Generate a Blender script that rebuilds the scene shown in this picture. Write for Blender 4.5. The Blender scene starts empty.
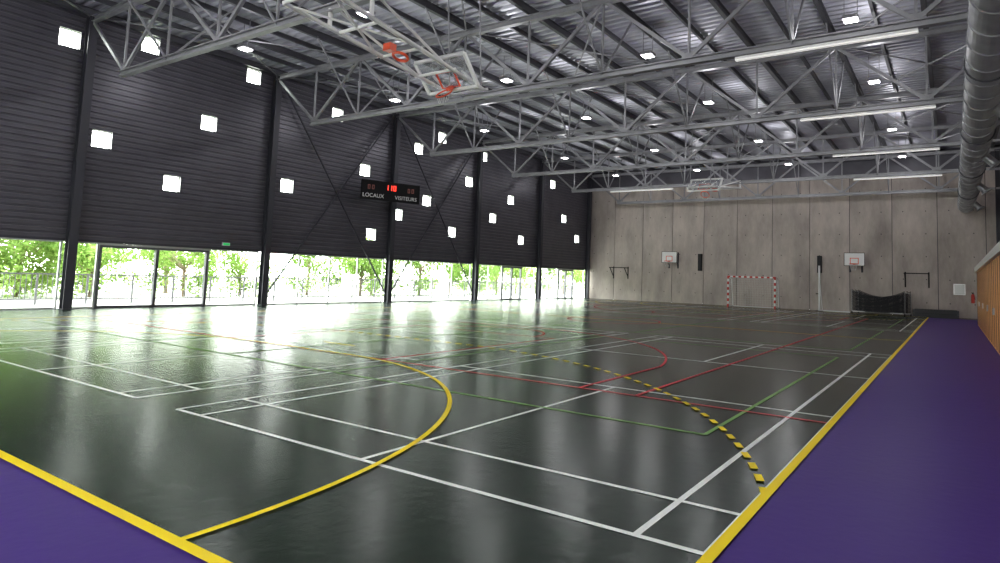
import bpy, math, random
from math import sin, cos, pi, radians
from mathutils import Vector, Matrix
random.seed(4)
scene=bpy.context.scene
try:
    scene.view_settings.view_transform='Standard'
    scene.view_settings.look='None'
    scene.view_settings.exposure=0
except Exception as e: print(e)

# ---------------------------------------------------------------- materials
def newmat(name):
    m=bpy.data.materials.new(name); m.use_nodes=True
    nt=m.node_tree; b=nt.nodes['Principled BSDF']
    return m,nt,b
def mat(name,col,rough=.6,metal=0.,noise=0.,nscale=5.,bump=0.,bscale=40.,spec=None):
    m,nt,b=newmat(name)
    b.inputs['Roughness'].default_value=rough; b.inputs['Metallic'].default_value=metal
    b.inputs['Base Color'].default_value=(*col,1)
    if spec is not None: b.inputs['Specular IOR Level'].default_value=spec
    tc=nt.nodes.new('ShaderNodeTexCoord')
    if noise>0:
        n=nt.nodes.new('ShaderNodeTexNoise'); n.inputs['Scale'].default_value=nscale; n.inputs['Detail'].default_value=6
        nt.links.new(tc.outputs['Object'],n.inputs['Vector'])
        r=nt.nodes.new('ShaderNodeValToRGB')
        r.color_ramp.elements[0].position=.3; r.color_ramp.elements[1].position=.7
        r.color_ramp.elements[0].color=(*[c*(1-noise) for c in col],1)
        r.color_ramp.elements[1].color=(*[min(1,c*(1+noise)) for c in col],1)
        nt.links.new(n.outputs['Fac'],r.inputs['Fac']); nt.links.new(r.outputs['Color'],b.inputs['Base Color'])
    if bump>0:
        n2=nt.nodes.new('ShaderNodeTexNoise'); n2.inputs['Scale'].default_value=bscale
        nt.links.new(tc.outputs['Object'],n2.inputs['Vector'])
        bp=nt.nodes.new('ShaderNodeBump'); bp.inputs['Strength'].default_value=bump; bp.inputs['Distance'].default_value=.02
        nt.links.new(n2.outputs['Fac'],bp.inputs['Height']); nt.links.new(bp.outputs['Normal'],b.inputs['Normal'])
    return m
def emis(name,col,st):
    m,nt,b=newmat(name)
    b.inputs['Base Color'].default_value=(*col,1)
    b.inputs['Emission Color'].default_value=(*col,1); b.inputs['Emission Strength'].default_value=st
    return m
def glassmat(name,tint=(1,1,1),gl=.06,dif=0):
    m=bpy.data.materials.new(name); m.use_nodes=True; nt=m.node_tree
    nt.nodes.clear()
    o=nt.nodes.new('ShaderNodeOutputMaterial'); t=nt.nodes.new('ShaderNodeBsdfTransparent'); g=nt.nodes.new('ShaderNodeBsdfGlossy')
    g.inputs['Roughness'].default_value=.02; t.inputs['Color'].default_value=(*tint,1)
    mx=nt.nodes.new('ShaderNodeMixShader'); mx.inputs[0].default_value=gl
    nt.links.new(t.outputs[0],mx.inputs[1]); nt.links.new(g.outputs[0],mx.inputs[2])
    last=mx
    if dif:
        d=nt.nodes.new('ShaderNodeBsdfDiffuse'); d.inputs['Color'].default_value=(.85,.87,.9,1)
        m2=nt.nodes.new('ShaderNodeMixShader'); m2.inputs[0].default_value=dif
        nt.links.new(mx.outputs[0],m2.inputs[1]); nt.links.new(d.outputs[0],m2.inputs[2]); last=m2
    nt.links.new(last.outputs[0],o.inputs[0])
    return m
def leafmat():
    m=bpy.data.materials.new('leaves'); m.use_nodes=True; nt=m.node_tree; nt.nodes.clear()
    o=nt.nodes.new('ShaderNodeOutputMaterial'); d=nt.nodes.new('ShaderNodeBsdfDiffuse'); t=nt.nodes.new('ShaderNodeBsdfTranslucent')
    tc=nt.nodes.new('ShaderNodeTexCoord'); n=nt.nodes.new('ShaderNodeTexNoise'); n.inputs['Scale'].default_value=.9
    nt.links.new(tc.outputs['Object'],n.inputs['Vector'])
    r=nt.nodes.new('ShaderNodeValToRGB'); r.color_ramp.elements[0].position=.35; r.color_ramp.elements[1].position=.65
    r.color_ramp.elements[0].color=(.10,.19,.035,1); r.color_ramp.elements[1].color=(.27,.40,.11,1)
    nt.links.new(n.outputs['Fac'],r.inputs['Fac']); nt.links.new(r.outputs['Color'],d.inputs['Color']); nt.links.new(r.outputs['Color'],t.inputs['Color'])
    mx=nt.nodes.new('ShaderNodeMixShader'); mx.inputs[0].default_value=.5
    nt.links.new(d.outputs[0],mx.inputs[1]); nt.links.new(t.outputs[0],mx.inputs[2]); nt.links.new(mx.outputs[0],o.inputs[0])
    return m
def floormat(name,col,rough,spec,tint=None):
    m,nt,b=newmat(name)
    tc=nt.nodes.new('ShaderNodeTexCoord')
    b.inputs['Base Color'].default_value=(*col,1); b.inputs['Roughness'].default_value=rough; b.inputs['Specular IOR Level'].default_value=spec
    if tint: b.inputs['Specular Tint'].default_value=(*tint,1)
    w=nt.nodes.new('ShaderNodeTexNoise'); w.inputs['Scale'].default_value=1.1; w.inputs['Detail'].default_value=2
    nt.links.new(tc.outputs['Object'],w.inputs['Vector'])
    bp=nt.nodes.new('ShaderNodeBump'); bp.inputs['Strength'].default_value=.35; bp.inputs['Distance'].default_value=.012
    nt.links.new(w.outputs['Fac'],bp.inputs['Height'])
    v=nt.nodes.new('ShaderNodeTexNoise'); v.inputs['Scale'].default_value=9; v.inputs['Detail'].default_value=2
    nt.links.new(tc.outputs['Object'],v.inputs['Vector'])
    bp2=nt.nodes.new('ShaderNodeBump'); bp2.inputs['Strength'].default_value=.5; bp2.inputs['Distance'].default_value=.005
    nt.links.new(v.outputs['Fac'],bp2.inputs['Height']); nt.links.new(bp.outputs['Normal'],bp2.inputs['Normal'])
    nt.links.new(bp2.outputs['Normal'],b.inputs['Normal'])
    return m
M_court=floormat('court_vinyl',(.004,.013,.007),.23,.2,(.76,1,.78))
M_purple=floormat('purple_vinyl',(.052,.018,.20),.45,.14)
M_white=mat('paint_white',(.92,.94,.92),.3,spec=.3)
M_yellow=mat('paint_yellow',(1,.74,.008),.4,spec=.08)
M_red=mat('paint_red',(.7,.025,.045),.4,spec=.12)
M_green=mat('paint_green',(.19,.38,.09),.4,spec=.12)
M_clad=mat('dark_cladding',(.100,.096,.116),.36,.3,.12,1.5)
M_col=mat('painted_steel_dark',(.05,.05,.062),.5,.3)
M_galv=mat('galvanised_steel',(.29,.29,.31),.45,.35,.15,3)
M_deck=mat('galvanised_deck',(.46,.46,.53),.38,.3,.12,1)
M_purlin=mat('purlin_steel',(.08,.08,.092),.5,.3)
M_alu=mat('window_frame',(.13,.13,.145),.4,.5)
M_lalu=mat('window_frame_light',(.55,.56,.55),.4,.3)
M_glass=glassmat('window_glass')
M_pglass=glassmat('backboard_glass',(.9,.93,.95),.15,.2)
M_wp=mat('white_enamel',(.85,.85,.85),.4)
M_black=mat('black_plastic',(.005,.005,.006),.6,spec=.2)
M_net=mat('net_black',(.022,.022,.026),.8)
M_netw=mat('net_white',(.65,.65,.65),.8)
M_redp=mat('goal_red',(.6,.04,.03),.4)
M_orange=mat('rim_orange',(.9,.10,.03),.4)
M_matm=mat('gym_mat',(.02,.02,.025),.55,bump=.2)
M_leaf=leafmat()
M_bark=mat('bark',(.16,.12,.08),.9,0,.3,9)
M_ground=mat('paving_outside',(.5,.5,.46),.85,0,.15,2)
M_lamp=emis('lamp_lens',(1,.98,.97),12)
M_tube=emis('tube_diffuser',(1,.98,.94),.5)
M_digit=emis('led_red',(1,.05,.03),2.5)
M_exit=emis('exit_green',(.05,.7,.2),.4)
def concrete(name,g,off):
    g=g*.98
    m,nt,b=newmat(name)
    tc=nt.nodes.new('ShaderNodeTexCoord')
    mp=nt.nodes.new('ShaderNodeMapping'); mp.inputs['Scale'].default_value=(1,1,.35); mp.inputs['Location'].default_value=(off,off,off)
    nt.links.new(tc.outputs['Object'],mp.inputs['Vector'])
    n=nt.nodes.new('ShaderNodeTexNoise'); n.inputs['Scale'].default_value=.8; n.inputs['Detail'].default_value=10; n.inputs['Roughness'].default_value=.68
    nt.links.new(mp.outputs[0],n.inputs['Vector'])
    r=nt.nodes.new('ShaderNodeValToRGB'); r.color_ramp.elements[0].position=.3; r.color_ramp.elements[1].position=.72
    r.color_ramp.elements[0].color=(.30*g,.258*g,.235*g,1); r.color_ramp.elements[1].color=(.60*g,.525*g,.48*g,1)
    nt.links.new(n.outputs['Fac'],r.inputs['Fac']); nt.links.new(r.outputs['Color'],b.inputs['Base Color'])
    b.inputs['Roughness'].default_value=.75
    return m
M_conc=concrete('concrete',1,0); M_concs=[M_conc,concrete('concrete_b',.92,5),concrete('concrete_c',1.05,11),concrete('concrete_d',.97,17)]
def wood():
    m,nt,b=newmat('varnished_wood')
    tc=nt.nodes.new('ShaderNodeTexCoord'); mp=nt.nodes.new('ShaderNodeMapping'); mp.inputs['Scale'].default_value=(6,6,.5)
    nt.links.new(tc.outputs['Object'],mp.inputs['Vector'])
    n=nt.nodes.new('ShaderNodeTexNoise'); n.inputs['Scale'].default_value=2; n.inputs['Detail'].default_value=6
    nt.links.new(mp.outputs[0],n.inputs['Vector'])
    r=nt.nodes.new('ShaderNodeValToRGB'); r.color_ramp.elements[0].color=(.55,.2,.03,1); r.color_ramp.elements[1].color=(.78,.35,.065,1)
    nt.links.new(n.outputs['Fac'],r.inputs['Fac']); nt.links.new(r.outputs['Color'],b.inputs['Base Color']); b.inputs['Roughness'].default_value=.4
    return m
M_wood=wood()

# ---------------------------------------------------------------- mesh builder
class MB:
    def __init__(s): s.v=[];s.f=[];s.mi=[];s.mats=[]
    def m(s,mt):
        if mt not in s.mats: s.mats.append(mt)
        return s.mats.index(mt)
    def add(s,vs,fs,mt):
        k=len(s.v); s.v+= [tuple(x) for x in vs]; i=s.m(mt)
        for f in fs: s.f.append(tuple(a+k for a in f)); s.mi.append(i)
    def box(s,x0,x1,y0,y1,z0,z1,mt):
        s.add([(x0,y0,z0),(x1,y0,z0),(x1,y1,z0),(x0,y1,z0),(x0,y0,z1),(x1,y0,z1),(x1,y1,z1),(x0,y1,z1)],
              [(3,2,1,0),(4,5,6,7),(0,1,5,4),(1,2,6,5),(2,3,7,6),(3,0,4,7)],mt)
    def basis(s,p,q,up=(0,0,1)):
        p=Vector(p);q=Vector(q);d=(q-p).normalized();u=Vector(up)
        if abs(d.dot(u))>.98: u=Vector((1,0,0))
        a=d.cross(u).normalized(); b=a.cross(d).normalized()
        return p,q,a,b
    def beam(s,p,q,w,h,mt,up=(0,0,1)):
        p,q,a,b=s.basis(p,q,up); a=a*w/2;b=b*h/2
        s.add([p-a-b,p+a-b,p+a+b,p-a+b,q-a-b,q+a-b,q+a+b,q-a+b],[(0,1,2,3),(7,6,5,4),(1,0,4,5),(2,1,5,6),(3,2,6,7),(0,3,7,4)],mt)
    def ibeam(s,p,q,w,h,t,mt,up=(0,0,1)):
        P,Q,a,b=s.basis(p,q,up)
        for o in (h/2-t/2,-h/2+t/2): s.beam(P+b*o,Q+b*o,w,t,mt,up)
        s.beam(P,Q,t,h-2*t,mt,up)
    def cyl(s,p,q,r,mt,n=10,r2=None,caps=True):
        p,q,a,b=s.basis(p,q); r2=r if r2 is None else r2
        vs=[p+(a*cos(2*pi*i/n)+b*sin(2*pi*i/n))*r for i in range(n)]+[q+(a*cos(2*pi*i/n)+b*sin(2*pi*i/n))*r2 for i in range(n)]
        fs=[(i,(i+1)%n,n+(i+1)%n,n+i) for i in range(n)]
        if caps: fs+=[tuple(range(n-1,-1,-1)),tuple(range(n,2*n))]
        s.add(vs,fs,mt)
    def ring(s,c,nrm,R,r,mt,n=20,k=6):
        c=Vector(c);nv=Vector(nrm).normalized();u=Vector((1,0,0)) if abs(nv.x)<.9 else Vector((0,1,0))
        a=nv.cross(u).normalized();b=nv.cross(a)
        vs=[];fs=[]
        for i in range(n):
            t=2*pi*i/n;d=a*cos(t)+b*sin(t)
            for j in range(k):
                q=2*pi*j/k; vs.append(c+d*(R+r*cos(q))+nv*(r*sin(q)))
        for i in range(n):
            for j in range(k): fs.append((i*k+j,((i+1)%n)*k+j,((i+1)%n)*k+(j+1)%k,i*k+(j+1)%k))
        s.add(vs,fs,mt)
    def poly(s,pts,mt): s.add(pts,[tuple(range(len(pts)))],mt)
    def obj(s,name,parent=None,smooth=False,loc=None):
        me=bpy.data.meshes.new(name); me.from_pydata(s.v,[],s.f)
        for mt in s.mats: me.materials.append(mt)
        for p,i in zip(me.polygons,s.mi): p.material_index=i; p.use_smooth=smooth
        me.update(); o=bpy.data.objects.new(name,me); scene.collection.objects.link(o)
        if parent: o.parent=parent
        if loc: o.location=loc
        return o
def empty(name,loc=(0,0,0)):
    o=bpy.data.objects.new(name,None); scene.collection.objects.link(o); o.location=loc; return o

# ---------------------------------------------------------------- dimensions
XL=-23.62; XR=3.7; YB=-8.0; YE=42.17
ZT=10.2
def zdeck(x): return ZT
def zbot(x): return 7.55
COLY=[-.18+6.95*k for k in range(0,7)]     # columns / trusses

# ---------------------------------------------------------------- floor
Y0=-.02
fl=MB(); y0=Y0
fl.add([(-20,y0,0),(0,y0,0),(0,40,0),(-20,40,0)],[(0,1,2,3)],M_court)
fl.add([(XL-.2,YB,0),(XR,YB,0),(XR,y0,0),(XL-.2,y0,0)],[(0,1,2,3)],M_purple)
fl.add([(XL-.2,40,0),(XR,40,0),(XR,YE,0),(XL-.2,YE,0)],[(0,1,2,3)],M_court)
fl.add([(0,y0,0),(XR,y0,0),(XR,40,0),(0,40,0)],[(0,1,2,3)],M_purple)
fl.add([(XL-.2,y0,0),(-20,y0,0),(-20,40,0),(XL-.2,40,0)],[(0,1,2,3)],M_court)
floor=fl.obj('floor')
def rib(mb,pts,w,z,mt,closed=False):
    P=[Vector((x,y,z)) for x,y in pts]; n=len(P); L=[];R=[]
    for i in range(n):
        a=P[max(i-1,0)] if not closed else P[(i-1)%n]; b=P[min(i+1,n-1)] if not closed else P[(i+1)%n]
        d=(b-a).normalized(); nn=Vector((-d.y,d.x,0))*w/2
        L.append(P[i]+nn);R.append(P[i]-nn)
    vs=L+R
    fs=[(i,n+i,n+(i+1)%n,(i+1)%n) for i in range(n if closed else n-1)]
    mb.add(vs,fs,mt)
def arc(cx,cy,r,a0,a1,n=48): return [(cx+r*cos(radians(a0+(a1-a0)*i/n)),cy+r*sin(radians(a0+(a1-a0)*i/n))) for i in range(n+1)]
mb=MB(); w=.05
def bad(x0,x1,ys,yd):
    z=.003; L=13.4*yd
    y0=ys;y1=ys+L
    for x in (x0,x1): rib(mb,[(x,y0),(x,y1)],w,z,M_white)
    for x in (x0+.46,x1-.46): rib(mb,[(x,y0),(x,y1)],w,z,M_white)
    for t in (0,.76,4.72,13.4-4.72,13.4-.76,13.4): rib(mb,[(x0,ys+t*yd),(x1,ys+t*yd)],w,z+.0004,M_white)
    xm=(x0+x1)/2
    rib(mb,[(xm,y0),(xm,y0+4.72*yd)],w,z+.0008,M_white); rib(mb,[(xm,y1),(xm,y1-4.72*yd)],w,z+.0008,M_white)
for x0,x1 in ((-6.05,-.03),(-13.05,-7.0),(-20,-13.95)):
    bad(x0,x1,1.7,1); bad(x0,x1,38.3,-1)
mb.obj('badminton_court_lines',floor)
mb=MB(); z=.006
for (a,b) in ((4.5,13.5),(15.5,24.5),(26.5,35.5)):
    rib(mb,[(-1,a),(-1,b)],.05,z,M_green); rib(mb,[(-19,a),(-19,b)],.05,z,M_green)
    for y in (a,b): rib(mb,[(-19,y),(-1,y)],.05,z+.0004,M_green)
    for x in (-7,-10,-13): rib(mb,[(x,a),(x,b)],.05,z+.0004,M_green)
mb.obj('volleyball_court_lines',floor)
mb=MB(); z=.008
rib(mb,[(-.05,6),(-17.5,6)],.05,z,M_red); rib(mb,[(-17.5,34),(-2.5,34)],.05,z,M_red)
rib(mb,[(-2.5,6),(-2.5,34)],.05,z,M_red); rib(mb,[(-17.5,6),(-17.5,34)],.05,z,M_red)
rib(mb,[(-17.5,20),(-2.5,20)],.05,z,M_red); rib(mb,arc(-10,20,1.8,0,360,48)[:-1],.05,z,M_red,True)
for s_,yb in ((1,6),(-1,34)):
    cy=yb+1.575*s_; pts=[(-10+6.6,yb)]
    a0=math.degrees(math.acos(6.6/6.75))
    A=arc(-10,0,6.75,a0,180-a0,60); pts+=[(x,cy+y*s_) for x,y in A]+[(-16.6,yb)]
    rib(mb,pts,.05,z+.0006,M_red)
    rib(mb,[(-12.45,yb),(-12.45,yb+5.8*s_),(-7.55,yb+5.8*s_),(-7.55,yb)],.05,z+.0009,M_red)
    A=arc(-10,0,1.8,0,180,24); rib(mb,[(x,yb+5.8*s_+y*s_) for x,y in A],.05,z+.0012,M_red)
mb.obj('basketball_court_lines',floor)
mb=MB(); z=.011
rib(mb,[(0,Y0),(0,40)],.075,z,M_yellow); rib(mb,[(-20,Y0),(-20,40)],.075,z,M_yellow)
for y in (Y0,40): rib(mb,[(-20.04,y),(.04,y)],.075,z+.0006,M_yellow)
rib(mb,[(-20,20),(0,20)],.05,z,M_yellow)
for s_,yb in ((1,0),(-1,40)):
    A=arc(-8.58,0,6,0,90,48)+arc(-11.42,0,6,90,180,48); rib(mb,[(x,yb+y*s_) for x,y in A],.055,z+.001,M_yellow)
    path=arc(-8.5,0,9,math.degrees(math.asin(2.96/9)),90,120)+arc(-11.5,0,9,90,180-math.degrees(math.asin(2.96/9)),120)
    seg=[];acc=0;on=True;cur=[path[0]]
    for p,q in zip(path,path[1:]):
        d=math.dist(p,q); n=max(1,int(d/.03))
        for i in range(1,n+1):
            pt=(p[0]+(q[0]-p[0])*i/n,p[1]+(q[1]-p[1])*i/n); acc+=d/n
            if on: cur.append(pt)
            if acc>=(.16 if on else .15):
                if on and len(cur)>1: seg.append(cur)
                on=not on; acc=0; cur=[pt]
    for sg in seg: rib(mb,[(x,yb+y*s_) for x,y in (sg[0],sg[len(sg)//2],sg[-1])],.065,z+.0012,M_yellow)
    rib(mb,[(-10.5,yb+7*s_),(-9.5,yb+7*s_)],.05,z,M_yellow)
mb.obj('handball_court_lines',floor)

# ---------------------------------------------------------------- left wall
SILL=2.34; P=.2
WIN=[(6.25,9.01),(8.71,9.55),(7.44,5.88),(12.75,9.6),(11.04,7.16),(9.84,4.62),(14.64,5.27),(18.91,6.54),(19.52,3.36),(17.07,9.0),(22.54,8.48),(24.38,9.4),(21.26,4.66),(23.36,5.73),(26.9,7.15),(28.2,9.0),(25.56,3.99),(29.37,5.31),(31.22,6.57),(32.54,4.05),(36.31,8.4),(38.02,6.02),(40.05,4.72),(3.2,6.6),(1.6,4.2),(-2.5,8.2),(-4.5,5.0)]
WN=[]
for y,zc in WIN:
    k0=round((zc-.3-SILL)/P); WN.append((y-.3,y+.3,k0,k0+3))
wl=MB()
nrow=int(math.ceil((ZT-SILL)/P))
for k in range(nrow):
    z0=SILL+k*P
    iv=[(YB,YE)]
    for (a,b,k0,k1) in WN:
        if k0<=k<k1:
            new=[]
            for (c,d) in iv:
                if b<=c or a>=d: new.append((c,d))
                else:
                    if a>c:new.append((c,a))
                    if b<d:new.append((b,d))
            iv=new
    prof=[(0,0),(0,.11),(-.04,.13),(-.04,.18),(0,.2)]
    for (c,d) in iv:
        vs=[(XL+px_,c,z0+pz) for px_,pz in prof]+[(XL+px_,d,z0+pz) for px_,pz in prof]; n=len(prof)
        wl.add(vs,[(i,n+i,n+i+1,i+1) for i in range(n-1)],M_clad)
        wl.add([(XL-.2,c,z0),(XL-.2,d,z0),(XL-.2,d,z0+P),(XL-.2,c,z0+P)],[(0,1,2,3)],M_clad)
for (a,b,k0,k1) in WN:
    z0=SILL+k0*P; z1=SILL+k1*P
    wl.add([(XL,a,z0),(XL-.2,a,z0),(XL-.2,a,z1),(XL,a,z1)],[(0,1,2,3)],M_lalu)
    wl.add([(XL,b,z0),(XL-.2,b,z0),(XL-.2,b,z1),(XL,b,z1)],[(3,2,1,0)],M_lalu)
    wl.add([(XL,a,z0),(XL-.2,a,z0),(XL-.2,b,z0),(XL,b,z0)],[(3,2,1,0)],M_lalu)
    wl.add([(XL,a,z1),(XL-.2,a,z1),(XL-.2,b,z1),(XL,b,z1)],[(0,1,2,3)],M_lalu)
wl.box(XL-.2,XL+.02,YB,YE,SILL-.08,SILL,M_col)
wl.obj('wall_left')
wi=1
for (a,b,k0,k1) in WN:
    z0=SILL+k0*P; z1=SILL+k1*P; m_=MB(); t=.025; x0=XL-.16;x1=XL-.1
    m_.box(x0,x1,a,a+t,z0,z1,M_lalu);m_.box(x0,x1,b-t,b,z0,z1,M_lalu);m_.box(x0,x1,a+t,b-t,z0,z0+t,M_lalu);m_.box(x0,x1,a+t,b-t,z1-t,z1,M_lalu)
    m_.poly([(XL-.13,a+t,z0+t),(XL-.13,b-t,z0+t),(XL-.13,b-t,z1-t),(XL-.13,a+t,z1-t)],M_glass)
    m_.obj('window_%d'%wi); wi+=1
doors={1:(7.75,11.35),4:(30.7,32.7),5:(37.6,39.6)}
di=1; zt=SILL-.08; zd=2.1; t=.08
ys=[YB]+COLY+[YE]
for bi in range(len(ys)-1):
    a=ys[bi]+.16; b=ys[bi+1]-.16
    if b-a<.3: continue
    dk=doors.get(bi-1)
    segs=[(a,b)] if not dk else [(a,dk[0]-t),(dk[1]+t,b)]
    x0=XL-.12; x1=XL-.04
    for (c,d) in segs:
        m_=MB(); n=max(1,round((d-c)/1.7))
        m_.box(x0,x1,c,d,zt-.05,zt,M_lalu); m_.box(x0,x1,c,d,0,.06,M_lalu)
        for i in range(n+1):
            y=c+.03+(d-c-.06)*i/n; m_.box(x0,x1,y-.025,y+.025,.06,zt-.05,M_lalu)
        m_.poly([(XL-.08,c,.03),(XL-.08,d,.03),(XL-.08,d,zt),(XL-.08,c,zt)],M_glass)
        m_.obj('window_%d'%wi); wi+=1
    if dk:
        m_=MB(); c,d=dk; xa=XL-.15; xb=XL+.0
        m_.box(xa,xb,c-t+.005,c,0,zd+t,M_alu);m_.box(xa,xb,d,d+t-.005,0,zd+t,M_alu);m_.box(xa,xb,c,d,zd,zd+t,M_alu);m_.box(xa,xb,c,d,0,.09,M_alu)
        y=(c+d)/2; m_.box(xa,xb,y-.05,y+.05,.09,zd,M_alu)
        m_.box(xb,xb+.04,y-.14,y-.1,.95,1.25,M_lalu)
        m_.poly([(XL-.08,c,.05),(XL-.08,d,.05),(XL-.08,d,zd),(XL-.08,c,zd)],M_glass)
        m_.box(x0,x1,c-t+.005,d+t-.005,zd+t,zt-.005,M_lalu)
        m_.obj('door_%d'%di); di+=1
for i,y in enumerate(COLY):
    m_=MB(); m_.ibeam((XL+.2,y,0),(XL+.2,y,zdeck(XL)-.3),.26,.3,.03,M_col,up=(1,0,0))
    m_.box(XL+.02,XL+.4,y-.17,y+.17,0,.03,M_col)
    m_.obj('steel_column')
for k in (2,3):
    m_=MB(); y0=COLY[k]+.15;y1=COLY[k+1]-.15
    m_.cyl((XL+.12,y0,.4),(XL+.12,y1,9.8),.04,M_col,8); m_.cyl((XL+.22,y0,9.8),(XL+.22,y1,.4),.04,M_col,8)
    m_.obj('wall_cross_bracing')
# ---------------------------------------------------------------- end wall
m_=MB(); pw=2.43; x=XL-.2; ZC=8.9; pi_=0
while x<XR-.01:
    x2=min(x+pw,XR+.3)
    m_.box(x+.018,x2-.018,YE,YE+.25,0,ZC,M_concs[(pi_*3+1)%4]); pi_+=1
    x+=pw
m_.box(XL-.2,XR+.3,YE+.05,YE+.3,0,ZC,M_col)
x=XL-.2
while x<XR-.5:
    for xx in (x+.6,x+1.83):
        for zz in (.8,2.2,3.6,5.0,6.4,7.8):
            if xx<XR: m_.cyl((xx,YE-.003,zz),(xx,YE+.02,zz),.035,M_col,8)
    x+=pw
m_.box(XL-.2,XR+.3,YE,YE+.3,ZC,ZT+.2,M_clad)
m_.obj('wall_back')
m_=MB(); m_.box(XR,XR+.3,YB,YE,0,ZT+.2,M_conc); m_.obj('wall_right')
# gable wall behind the photographer, with an unseen glazed band added to light the floor
WZ0,WZ1,WX0,WX1=2.6,5.0,-20.0,1.0
m_=MB(); m_.box(XL-.2,XR+.3,YB-.3,YB,0,WZ0,M_conc); m_.box(XL-.2,XR+.3,YB-.3,YB,WZ1,ZT+.2,M_conc)
m_.box(XL-.2,WX0,YB-.3,YB,WZ0,WZ1,M_conc); m_.box(WX1,XR+.3,YB-.3,YB,WZ0,WZ1,M_conc); m_.obj('wall_front')
m_=MB(); n=10
for i in range(n+1):
    x=WX0+.04+(WX1-WX0-.08)*i/n; m_.box(x-.04,x+.04,YB-.2,YB-.1,WZ0,WZ1,M_lalu)
m_.box(WX0,WX1,YB-.2,YB-.1,WZ0,WZ0+.06,M_lalu); m_.box(WX0,WX1,YB-.2,YB-.1,WZ1-.06,WZ1,M_lalu)
m_.poly([(WX0,YB-.15,WZ0),(WX1,YB-.15,WZ0),(WX1,YB-.15,WZ1),(WX0,YB-.15,WZ1)],M_glass)
m_.obj('window_%d'%wi); wi+=1
m_=MB(); y0,y1=11.0,34.0; xw=2.2
m_.box(xw,XR-.02,y0,y1,0.0,2.5,M_wood)
n=24
for i in range(n+1):
    y=y0+(y1-y0)*i/n; m_.box(xw-.012,xw,y-.012,y+.012,.05,2.48,M_col)
for i in range(0,n,4):
    y=y0+(y1-y0)*(i+1)/n; m_.box(xw-.05,xw,y-.2,y-.17,.95,1.15,M_galv)
m_.box(xw-.1,XR-.02,y0-.05,y1+.08,2.5,2.72,M_lalu)
m_.obj('wooden_storage_partition')

# ---------------------------------------------------------------- ceiling deck
m_=MB(); y=YB; per=.33
while y<YE:
    pr=[(0,0),(.12,0),(.17,.09),(.28,.09),(.33,0)]
    xs=(XL-.2,XR+.3)
    vs=[(xs[0],min(y+a,YE+.3),zdeck(xs[0])+b) for a,b in pr]+[(xs[1],min(y+a,YE+.3),zdeck(xs[1])+b) for a,b in pr]; n=len(pr)
    m_.add(vs,[(i,i+1,n+i+1,n+i) for i in range(n-1)],M_deck)
    y+=per
m_.add([(XL-.3,YB-.3,ZT+.2),(XR+.4,YB-.3,ZT+.2),(XR+.4,YE+.4,ZT+.2),(XL-.3,YE+.4,ZT+.2)],[(0,1,2,3)],M_col)
m_.obj('ceiling')
NX=[XL+.2+2.67*i for i in range(0,11)]
m_=MB()
for x in NX:
    m_.ibeam((x,YB,zdeck(x)-.13),(x,YE,zdeck(x)-.13),.14,.24,.02,M_purlin)
for x in [a+1.33 for a in NX[:-1]]:
    m_.ibeam((x,YB,zdeck(x)-.09),(x,YE,zdeck(x)-.09),.09,.16,.015,M_purlin)
for k in range(len(COLY)-1):
    for (i,j) in ((0,2),(4,6),(8,10)):
        a=(NX[i],COLY[k],zdeck(0)-.3); b=(NX[j],COLY[k+1],zdeck(0)-.3)
        c=(NX[j],COLY[k],zdeck(0)-.3); d=(NX[i],COLY[k+1],zdeck(0)-.3)
        m_.cyl(a,b,.03,M_galv,6); m_.cyl(c,d,.03,M_galv,6)
m_.obj('roof_purlins')
for k,y in enumerate(COLY):
    m_=MB()
    tz=lambda x: zdeck(x)-.38
    m_.ibeam((NX[0],y,tz(NX[0])),(XR-.02,y,tz(XR)),.18,.2,.025,M_galv)
    xa=NX[1]-.15; xb=NX[9]+1.1
    m_.ibeam((xa,y,zbot(xa)),(xb,y,zbot(xb)),.18,.18,.03,M_galv)
    for i in (1,3,5,7,9):
        bt=(NX[i],y,zbot(NX[i])+.08)
        for j,r in ((i-1,.1),(i+1,.1)):
            m_.beam(bt,(NX[j],y,tz(NX[j])),.08,.10,M_galv)
        m_.beam(bt,(NX[i],y,tz(NX[i])),.06,.06,M_galv)
        m_.box(NX[i]-.2,NX[i]+.2,y-.012,y+.012,zbot(NX[i]),zbot(NX[i])+.26,M_galv)
    for i in (2,4,6,8):
        m_.beam((NX[i],y,zbot(NX[i])),(NX[i],y,tz(NX[i])),.055,.055,M_galv)
        for s_ in (-1,1):
            if y+2*s_<YE: m_.beam((NX[i],y,zbot(NX[i])),(NX[i],y+2.0*s_,zdeck(NX[i])-.2),.05,.05,M_galv)
    m_.beam((xb,y,zbot(xb)),(XR-.03,y,zbot(XR)),.11,.11,M_galv)
    m_.ibeam((XR-.2,y,0) if y>35 or y<10 else (XR-.2,y,2.74),(XR-.2,y,tz(XR)),.26,.26,.03,M_col)
    m_.obj('roof_truss')

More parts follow.
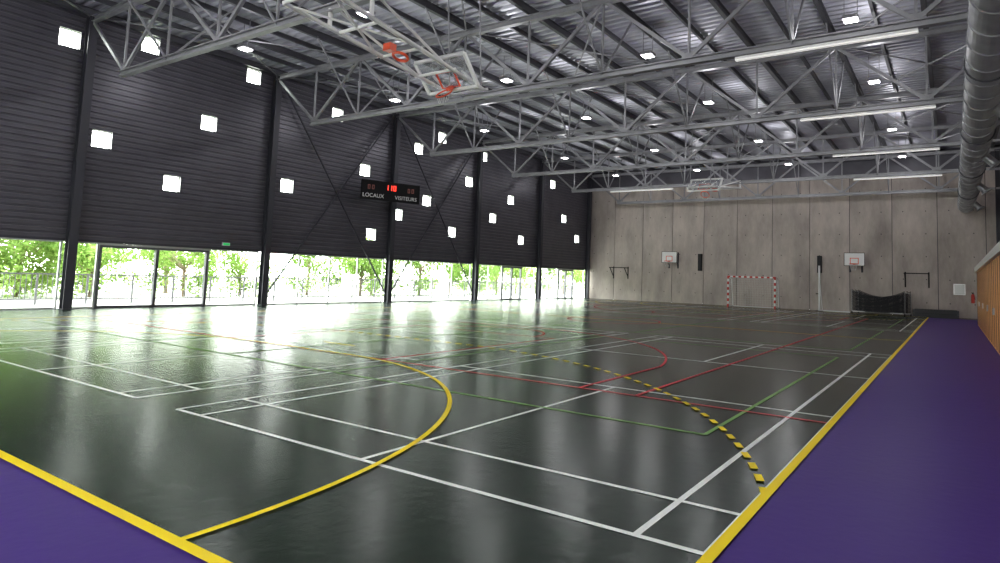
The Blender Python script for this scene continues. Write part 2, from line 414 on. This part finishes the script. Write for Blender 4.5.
# ---------------------------------------------------------------- lamps
def point(x,y,z,r,p,name,par):
    l=bpy.data.lights.new(name,'POINT'); l.shadow_soft_size=r; l.energy=p; l.color=(.98,.97,1)
    o=bpy.data.objects.new(name,l); scene.collection.objects.link(o); o.location=(x,y,z); o.parent=par
for yy in (-3.6,3.3,9.8,16.7,22.9,30.9,38):  # first two rows, out of view, are added to light the foreground
    for xx in (-1.1,-7.3,-13.2,-19.3):
        z=zdeck(xx)-1.1
        e=empty('high_bay_lamp',(xx,yy,z))
        m_=MB(); m_.box(-.2,.2,-.2,.2,0,.1,M_galv); m_.box(-.16,.16,-.16,.16,-.02,0,M_lamp)
        m_.beam((-.17,0,.1),(-.17,0,1.02),.02,.02,M_galv); m_.beam((.17,0,.1),(.17,0,1.02),.02,.02,M_galv)
        m_.obj('housing',e)
        point(0,0,-.25,.2,92,'lamp_light',e)  # bare point added under the lens so deck and upper cladding get light
for k,y in enumerate(COLY[:-1]):
    for (a,b) in ([(-3.45,.65)] if k<3 else [(-3.2,.85)] if k<5 else [(-3.2,.85),(-17.9,-13.5)]):
        m_=MB(); za=zbot(a)-.15
        m_.beam((a,y-.02,za),(b,y-.02,za),.13,.06,M_wp); m_.beam((a,y-.02,za-.045),(b,y-.02,za-.045),.1,.03,M_tube)
        m_.obj('linear_luminaire')
# ---------------------------------------------------------------- duct
m_=MB(); dx,dz,r=1.95,6.6,.42
m_.cyl((dx,YB+.5,dz),(dx,YE-.4,dz),r,M_galv,32)
y=YB+.6
while y<YE-.5:
    m_.cyl((dx,y,dz),(dx,y+.05,dz),r+.025,M_galv,32); y+=1.1
for y in COLY[:-1]:
    m_.ring((dx,y+.4,dz),(0,1,0),r+.03,.02,M_col,24,6); m_.cyl((dx,y+.4,dz+r),(dx,y+.4,zdeck(dx)-.2),.015,M_col,6)
    m_.cyl((dx,y+3.5,dz),(dx+.55,y+3.5,dz-.55),.15,M_galv,16); m_.cyl((dx+.55,y+3.5,dz-.55),(dx+.6,y+3.5,dz-.62),.15,M_galv,16,.24)
m_.obj('ventilation_duct',smooth=False)

# ---------------------------------------------------------------- ceiling basketball hoops (folded)
def ceil_hoop(s_,y0,yt):
    Y=lambda t:y0+s_*t
    m_=MB(); X=-10; za,zb=7.15,6.6; L=4.6
    Z=lambda t: za+(zb-za)*t/L
    for dxx in (-.7,.7):
        m_.cyl((X+dxx,Y(-.6),Z(-.6)),(X+dxx*.8,Y(L),zb),.055,M_wp,8)
        m_.cyl((X+dxx,yt,zbot(X)),(X+dxx,yt,Z(abs(yt-y0)*(1 if (yt-y0)*s_>0 else -1))),.05,M_wp,8)
        m_.cyl((X+dxx,yt,zbot(X)+.1),(X+dxx*.8,Y(3.2),Z(3.2)),.035,M_wp,8)
        m_.cyl((X+dxx*.8,Y(L-.1),zb),(X+dxx*.8,Y(4.2),zdeck(X)-.25),.02,M_galv,6)
    for t in (-.6,.8,2.1,3.3,L): m_.cyl((X-.7,Y(t),Z(t)),(X+.7,Y(t),Z(t)),.04,M_wp,8)
    for t in (-.4,):
        m_.cyl((X-.65,Y(t),Z(t)),(X+.65,Y(t+2.3),Z(t+2.3)),.03,M_wp,8)
        m_.cyl((X+.65,Y(t),Z(t)),(X-.65,Y(t+2.3),Z(t+2.3)),.03,M_wp,8)
    c=Vector((X,Y(3.72),6.84)); nrm=Vector((0,-.75*s_,-.66)); up=Vector((0,-.66*s_,.75)); ax=Vector((1,0,0))
    def pt(a,b,d=0): return c+ax*a+up*b+nrm*d
    W,H=.86,.46
    m_.poly([pt(-W,-H),pt(W,-H),pt(W,H),pt(-W,H)],M_pglass)
    for (a,b) in (((-W,-H),(W,-H)),((W,-H),(W,H)),((W,H),(-W,H)),((-W,H),(-W,-H))): m_.beam(pt(*a),pt(*b),.08,.08,M_wp)
    for (a,b) in (((-.3,-.36),(.3,-.36)),((.3,-.36),(.3,.07)),((.3,.07),(-.3,.07)),((-.3,.07),(-.3,-.36))): m_.beam(pt(*a,.015),pt(*b,.015),.05,.015,M_orange)
    for a in (-.5,.5): m_.beam(pt(a,0,-.05),(X+a*1.1,Y(4.5),Z(4.5)),.05,.05,M_wp)
    for a in (-.5,.5): m_.beam(pt(a,-H,-.05),(X+a,Y(4.5),Z(4.5)),.05,.05,M_wp)
    rc=pt(0,-.36,.38); m_.ring(rc,up,.225,.022,M_orange,24,6); m_.beam(pt(0,-.36,0),pt(0,-.36,.17),.14,.08,M_orange)
    m_.ring((X,Y(2.1),Z(2.1)-.1),(0,.3,1),.18,.035,M_orange,24,6); m_.box(X-.12,X+.12,min(Y(1.65),Y(1.85)),max(Y(1.65),Y(1.85)),Z(1.75)-.12,Z(1.75)+.05,M_orange)
    for i in range(12):
        t=2*pi*i/12; d=ax*cos(t)+nrm*sin(t); m_.cyl(rc+d*.225,rc+d*.13+Vector((0,0,-.22)),.006,M_netw,4)
    m_.obj('ceiling_basketball_hoop')
ceil_hoop(1,6.2,COLY[1]); ceil_hoop(-1,34.1,COLY[5])

# ---------------------------------------------------------------- wall basketball boards
def wall_hoop(X,zc):
    e=MB(); yb=YE-.9; W,H=.6,.42
    e.box(X-W,X+W,yb,yb+.03,zc-H,zc+H,M_wp)
    for (a,b,c,d) in ((-W,W,H-.03,H),(-W,W,-H,-H+.03),(-W,-W+.03,-H,H),(W-.03,W,-H,H)):
        e.box(X+a,X+b,yb-.006,yb,zc+c,zc+d,M_black)
    for (a,b,c,d) in ((-.25,.25,.05,.09),(-.25,.25,-.3,-.26),(-.25,-.21,-.3,.09),(.21,.25,-.3,.09)):
        e.box(X+a,X+b,yb-.006,yb,zc+c,zc+d,M_orange)
    e.ring((X,yb-.38,zc-.3),(0,0,1),.225,.016,M_orange,24,6); e.box(X-.08,X+.08,yb-.16,yb,zc-.34,zc-.26,M_orange)
    for i in range(12):
        t=2*pi*i/12;t2=2*pi*(i+.5)/12
        e.cyl((X+.225*cos(t),yb-.38+.225*sin(t),zc-.31),(X+.13*cos(t2),yb-.38+.13*sin(t2),zc-.7),.008,M_netw,4)
    for a in (-.35,.35):
        e.beam((X+a,yb+.03,zc+.2),(X+a,YE,zc+.2),.05,.05,M_col); e.beam((X+a,yb+.03,zc-.25),(X+a,YE,zc-.25),.05,.05,M_col)
        e.beam((X+a,yb+.03,zc+.2),(X+a,YE,zc-.6),.04,.04,M_col); e.box(X+a-.06,X+a+.06,YE-.02,YE-.004,zc-.8,zc+.4,M_col)
    e.obj('wall_basketball_hoop')
wall_hoop(-16.4,3.35); wall_hoop(-4.0,3.35)
for X,z0,z1 in ((-14.3,2.41,3.64),(-6.17,2.46,3.58)):
    e=MB(); e.box(X-.13,X+.13,YE-.28,YE-.04,z0,z1,M_black); e.box(X-.11,X+.11,YE-.29,YE-.28,z0+.03,z1-.03,M_net); e.box(X-.05,X+.05,YE-.04,YE-.004,z0+.3,z1-.3,M_galv)
    e.obj('wall_speaker')
for X0,X1,zt_ in ((-21.45,-20.1,2.5),(-1.3,.05,2.55)):
    e=MB(); e.cyl((X0,YE-.7,zt_),(X1,YE-.7,zt_),.03,M_black,8)
    for x in (X0+.05,X1-.05):
        e.beam((x,YE-.7,zt_),(x,YE-.01,zt_),.05,.05,M_black); e.beam((x,YE-.7,zt_),(x,YE-.01,zt_-.7),.045,.045,M_black); e.box(x-.04,x+.04,YE-.03,YE-.004,zt_-.85,zt_+.1,M_black)
    e.obj('wall_pull_up_bar')
# ---------------------------------------------------------------- handball goal
def netgrid(m,f,nu,nv,r,mt):
    for i in range(nu+1):
        for j in range(nv):
            m.cyl(f(i/nu,j/nv),f(i/nu,(j+1)/nv),r,mt,3,caps=False)
    for j in range(nv+1):
        for i in range(nu):
            m.cyl(f(i/nu,j/nv),f((i+1)/nu,j/nv),r,mt,3,caps=False)
e=MB(); gx0,gx1,gy=-11.6,-8.6,40.1
def striped(p,q,n):
    p=Vector(p);q=Vector(q)
    for i in range(n): e.beam(p+(q-p)*i/n,p+(q-p)*(i+1)/n,.10,.10,M_redp if i%2==0 else M_wp)
striped((gx0-.04,gy,0),(gx0-.04,gy,2.08),11); striped((gx1+.04,gy,0),(gx1+.04,gy,2.08),11); striped((gx0-.08,gy,2.04),(gx1+.08,gy,2.04),17)
for x in (gx0-.04,gx1+.04):
    e.cyl((x,gy,.04),(x,gy+1.1,.04),.03,M_wp,8); e.cyl((x,gy,2.04),(x,gy+.8,1.9),.03,M_wp,8); e.cyl((x,gy+.8,1.9),(x,gy+1.1,.04),.03,M_wp,8)
e.cyl((gx0,gy+1.1,.04),(gx1,gy+1.1,.04),.025,M_wp,8)
netgrid(e,lambda u,v:Vector((gx0+3*u,gy+1.1-.3*v+.1*sin(pi*v),.04+1.86*v)),18,12,.004,M_netw)
for x in (gx0,gx1): netgrid(e,lambda u,v:Vector((x,gy+(1.1-.3*v)*u,.04+(1.98-.14*u)*v)),6,12,.004,M_netw)
e.obj('handball_goal')
e=MB(); px_,py_=-6.0,40.9
e.cyl((px_,py_,0),(px_,py_,2.9),.06,M_wp,10); e.cyl((px_,py_,.04),(px_,py_+1.1,.04),.03,M_wp,8); e.cyl((px_,py_,.05),(px_+1.8,py_-.1,.05),.04,M_wp,8)
e.cyl((px_,py_,2.2),(px_,py_+1.1,.06),.03,M_wp,8); e.box(px_-.2,px_+.2,py_-.2,py_+.4,0,.03,M_black); e.cyl((px_-.2,py_,1.1),(px_,py_,1.1),.03,M_black,8)
e.obj('net_post')
e=MB(); A=Vector((-4.1,40.9,0)); B=Vector((-1.2,40.4,0)); up=Vector((0,0,1)); pr=Vector((.28,.75,0))
for b_ in (A,B):
    e.cyl(b_+up*.1,b_+up*1.45,.03,M_wp,8); e.cyl(b_+pr+up*.1,b_+pr+up*1.3,.03,M_wp,8); e.cyl(b_+up*.12,b_+pr+up*.12,.03,M_wp,8); e.cyl(b_+up*1.4,b_+pr+up*1.3,.03,M_wp,8)
    for q in (b_,b_+pr): e.cyl(q+Vector((-.03,0,.06)),q+Vector((.03,0,.06)),.06,M_black,12)
e.cyl(A+up*.12,B+up*.12,.03,M_wp,8); e.cyl(A+pr+up*.12,B+pr+up*.12,.03,M_wp,8)
def drape(o,k):
    def f(u,v):
        p=A.lerp(B,u)+o; top=1.45-.4*sin(pi*u)**.8; return p+up*(.12+(top-.12)*v)+Vector((0,.06*sin(9*u+k)+.04*sin(17*u),0))
    return f
netgrid(e,drape(Vector((0,-.03,0)),0),46,22,.016,M_net); netgrid(e,drape(pr*.5,1),40,18,.016,M_net); netgrid(e,drape(pr,2),34,16,.016,M_net)
e.obj('net_trolley')
e=MB()
for i in range(2):
    e.box(-.8,1.5,40.4,41.8,.22*i,.22*i+.2,M_matm); e.box(-.7,1.4,40.45,41.75,.22*i+.2,.22*i+.22,M_black)
e.obj('crash_mat_stack')
e=MB(); e.box(1.25,1.85,YE-.03,YE-.004,1.35,2.0,M_wp); e.box(1.3,1.8,YE-.035,YE-.03,1.4,1.95,M_lalu); e.obj('notice_board')
e=MB(); X,Yw=2.2,YE-.2; e.cyl((X,Yw,.9),(X,Yw,1.35),.09,M_redp,16); e.cyl((X,Yw,1.35),(X,Yw,1.43),.09,M_redp,16,.03); e.cyl((X,Yw,1.43),(X,Yw,1.5),.03,M_black,8); e.beam((X-.08,Yw,1.5),(X+.06,Yw,1.5),.03,.03,M_black); e.cyl((X+.05,Yw,1.45),(X+.11,Yw,1.1),.012,M_black,6); e.box(X-.03,X+.03,Yw+.08,YE-.005,1,1.3,M_black); e.obj('fire_extinguisher')
e=MB(); e.box(XL+.03,XL+.1,11.9,12.2,2.42,2.54,M_wp); e.box(XL+.1,XL+.11,11.92,12.18,2.435,2.525,M_exit); e.obj('exit_sign')

# ---------------------------------------------------------------- scoreboard
sb=empty('scoreboard',(-22.4,19.55,5.55))
e=MB(); e.box(-1.8,1.8,-.09,.09,-.56,.56,M_black)
for (a,b,c,d) in ((-1.83,1.83,.53,.58),(-1.83,1.83,-.58,-.53),(-1.83,-1.78,-.53,.53),(1.78,1.83,-.53,.53)): e.box(a,b,-.11,-.09,c,d,M_black)
e.obj('cabinet',sb)
e=MB()
SEG={'0':'abcdef','1':'bc','2':'abged','8':'abcdefg','5':'afgcd','7':'abc'}
def digit(ch,x,z,h,mt):
    w=h*.55;t=h*.14
    R={'a':(x,x+w,z+h-t,z+h),'d':(x,x+w,z,z+t),'g':(x,x+w,z+h/2-t/2,z+h/2+t/2),'f':(x,x+t,z+h/2,z+h),'e':(x,x+t,z,z+h/2),'b':(x+w-t,x+w,z+h/2,z+h),'c':(x+w-t,x+w,z,z+h/2)}
    for s_ in SEG[ch]: r_=R[s_]; e.box(r_[0],r_[1],-.105,-.092,r_[2],r_[3],mt)
digit('1',-.35,.08,.3,M_digit);digit('1',-.13,.08,.3,M_digit);digit('0',.12,.08,.3,M_digit)
M_led2=emis('led_dim',(.3,.1,.08),.05)
digit('0',-1.45,.05,.26,M_led2);digit('0',-1.2,.05,.26,M_led2);digit('0',1.05,.05,.26,M_led2);digit('0',1.3,.05,.26,M_led2)
e.obj('digits',sb)
for tx,x in (('LOCAUX',-1.1),('VISITEURS',.95)):
    c=bpy.data.curves.new('label','FONT'); c.body=tx; c.size=.32; c.align_x='CENTER'; c.materials.append(M_wp); c.extrude=.004
    o=bpy.data.objects.new('label_'+tx.lower(),c); scene.collection.objects.link(o); o.parent=sb; o.rotation_euler=(pi/2,0,0); o.location=(x,-.1,-.42)
e=MB()
for a,l in ((-1.1,.9),(.7,1.5)): e.beam((a,.09,0),(a,l,0),.06,.06,M_col)
e.obj('brackets',sb)
sb.rotation_euler=(0,0,radians(90-20)); sb.scale=(.83,.83,.83)

# ---------------------------------------------------------------- outdoors
m_=MB(); m_.poly([(-120,-60,-.06),(XL-.2,-60,-.06),(XL-.2,110,-.06),(-120,110,-.06)],M_ground); m_.poly([(XL-.2,-60,-.06),(40,-60,-.06),(40,YB-.3,-.06),(XL-.2,YB-.3,-.06)],M_ground); m_.obj('ground_outside')
m_=MB(); xr=-27.3
y=-12
while y<54:
    m_.box(xr-.03,xr+.03,y-.03,y+.03,-.06,1.1,M_alu); y+=1.6
for z in (.12,1.06): m_.box(xr-.025,xr+.025,-12,54,z,z+.05,M_alu)
y=-12
while y<54:
    m_.box(xr-.01,xr+.01,y-.01,y+.01,.12,1.1,M_alu); y+=.16
m_.obj('garden_railing')
def treemesh(seed):
    random.seed(seed); t=MB()
    t.cyl((0,0,-.06),(0.1,0,2.2),.11,M_bark,10,.07)
    cl=[]
    for i in range(20):
        a=random.random()*2*pi; r=random.uniform(.3,2.2); z=random.uniform(.6,4.4)
        cl.append(Vector((r*cos(a),r*sin(a),z))); t.cyl((.07,0,min(z*.5,1.8)),cl[-1],.035,M_bark,6,.012)
    for c in cl:
        R=random.uniform(.6,1.1)
        for i in range(240):
            d=Vector((random.gauss(0,1),random.gauss(0,1),random.gauss(0,.8))).normalized()*R*random.uniform(.35,1)
            p=c+d; a=Vector((random.gauss(0,1),random.gauss(0,1),random.gauss(0,1))).normalized(); b=a.cross(Vector((random.gauss(0,1),random.gauss(0,1),1))).normalized()
            s_=random.uniform(.07,.13)
            t.add([p-a*s_,p+b*s_*.5,p+a*s_,p-b*s_*.5],[(0,1,2,3)],M_leaf)
    return t
tm=[]
for i in range(3):
    o=treemesh(i).obj('garden_tree'); tm.append(o)
random.seed(9)
k=0; y=-8
while y<62:
    for xx in (-32,-37):
        if xx==-37 and (y>16): continue
        me=tm[k%3]
        if k<3: o=me
        else:
            o=bpy.data.objects.new('garden_tree',me.data); scene.collection.objects.link(o)
        o.location=(xx+random.uniform(-1.2,1.2),y+random.uniform(-.8,.8)+(1.7 if xx<-35 else 0),0); o.rotation_euler=(0,0,random.random()*6.28)
        s_=random.uniform(.8,1.1); o.scale=(s_,s_,s_*.9); k+=1
    y+=3.3

# ---------------------------------------------------------------- world
wd=bpy.data.worlds.new('overcast_sky'); scene.world=wd; wd.use_nodes=True
bg=wd.node_tree.nodes['Background']; bg.inputs[0].default_value=(.94,1,.94,1); bg.inputs[1].default_value=18.0

# ---------------------------------------------------------------- camera
f,px,py,yaw,pit,rol=622.7,555.2,227.0,.569,.08029,.03365
C=Vector((1.217,-2.018,1.599))
r0=Vector((cos(yaw),sin(yaw),0)); h=Vector((-sin(yaw),cos(yaw),0)); zz=Vector((0,0,1))
fw=h*cos(pit)+zz*sin(pit); u0=-h*sin(pit)+zz*cos(pit)
R=r0*cos(rol)+u0*sin(rol); U=-r0*sin(rol)+u0*cos(rol)
cam=bpy.data.cameras.new('camera'); co=bpy.data.objects.new('camera',cam); scene.collection.objects.link(co)
M=Matrix(((R.x,U.x,-fw.x,C.x),(R.y,U.y,-fw.y,C.y),(R.z,U.z,-fw.z,C.z),(0,0,0,1)))
co.matrix_world=M
cam.sensor_width=36; cam.lens=36*f/1000; cam.shift_x=-(px-500)/1000; cam.shift_y=-(281.5-py)/1000; cam.clip_end=500; cam.clip_start=.05
scene.camera=co
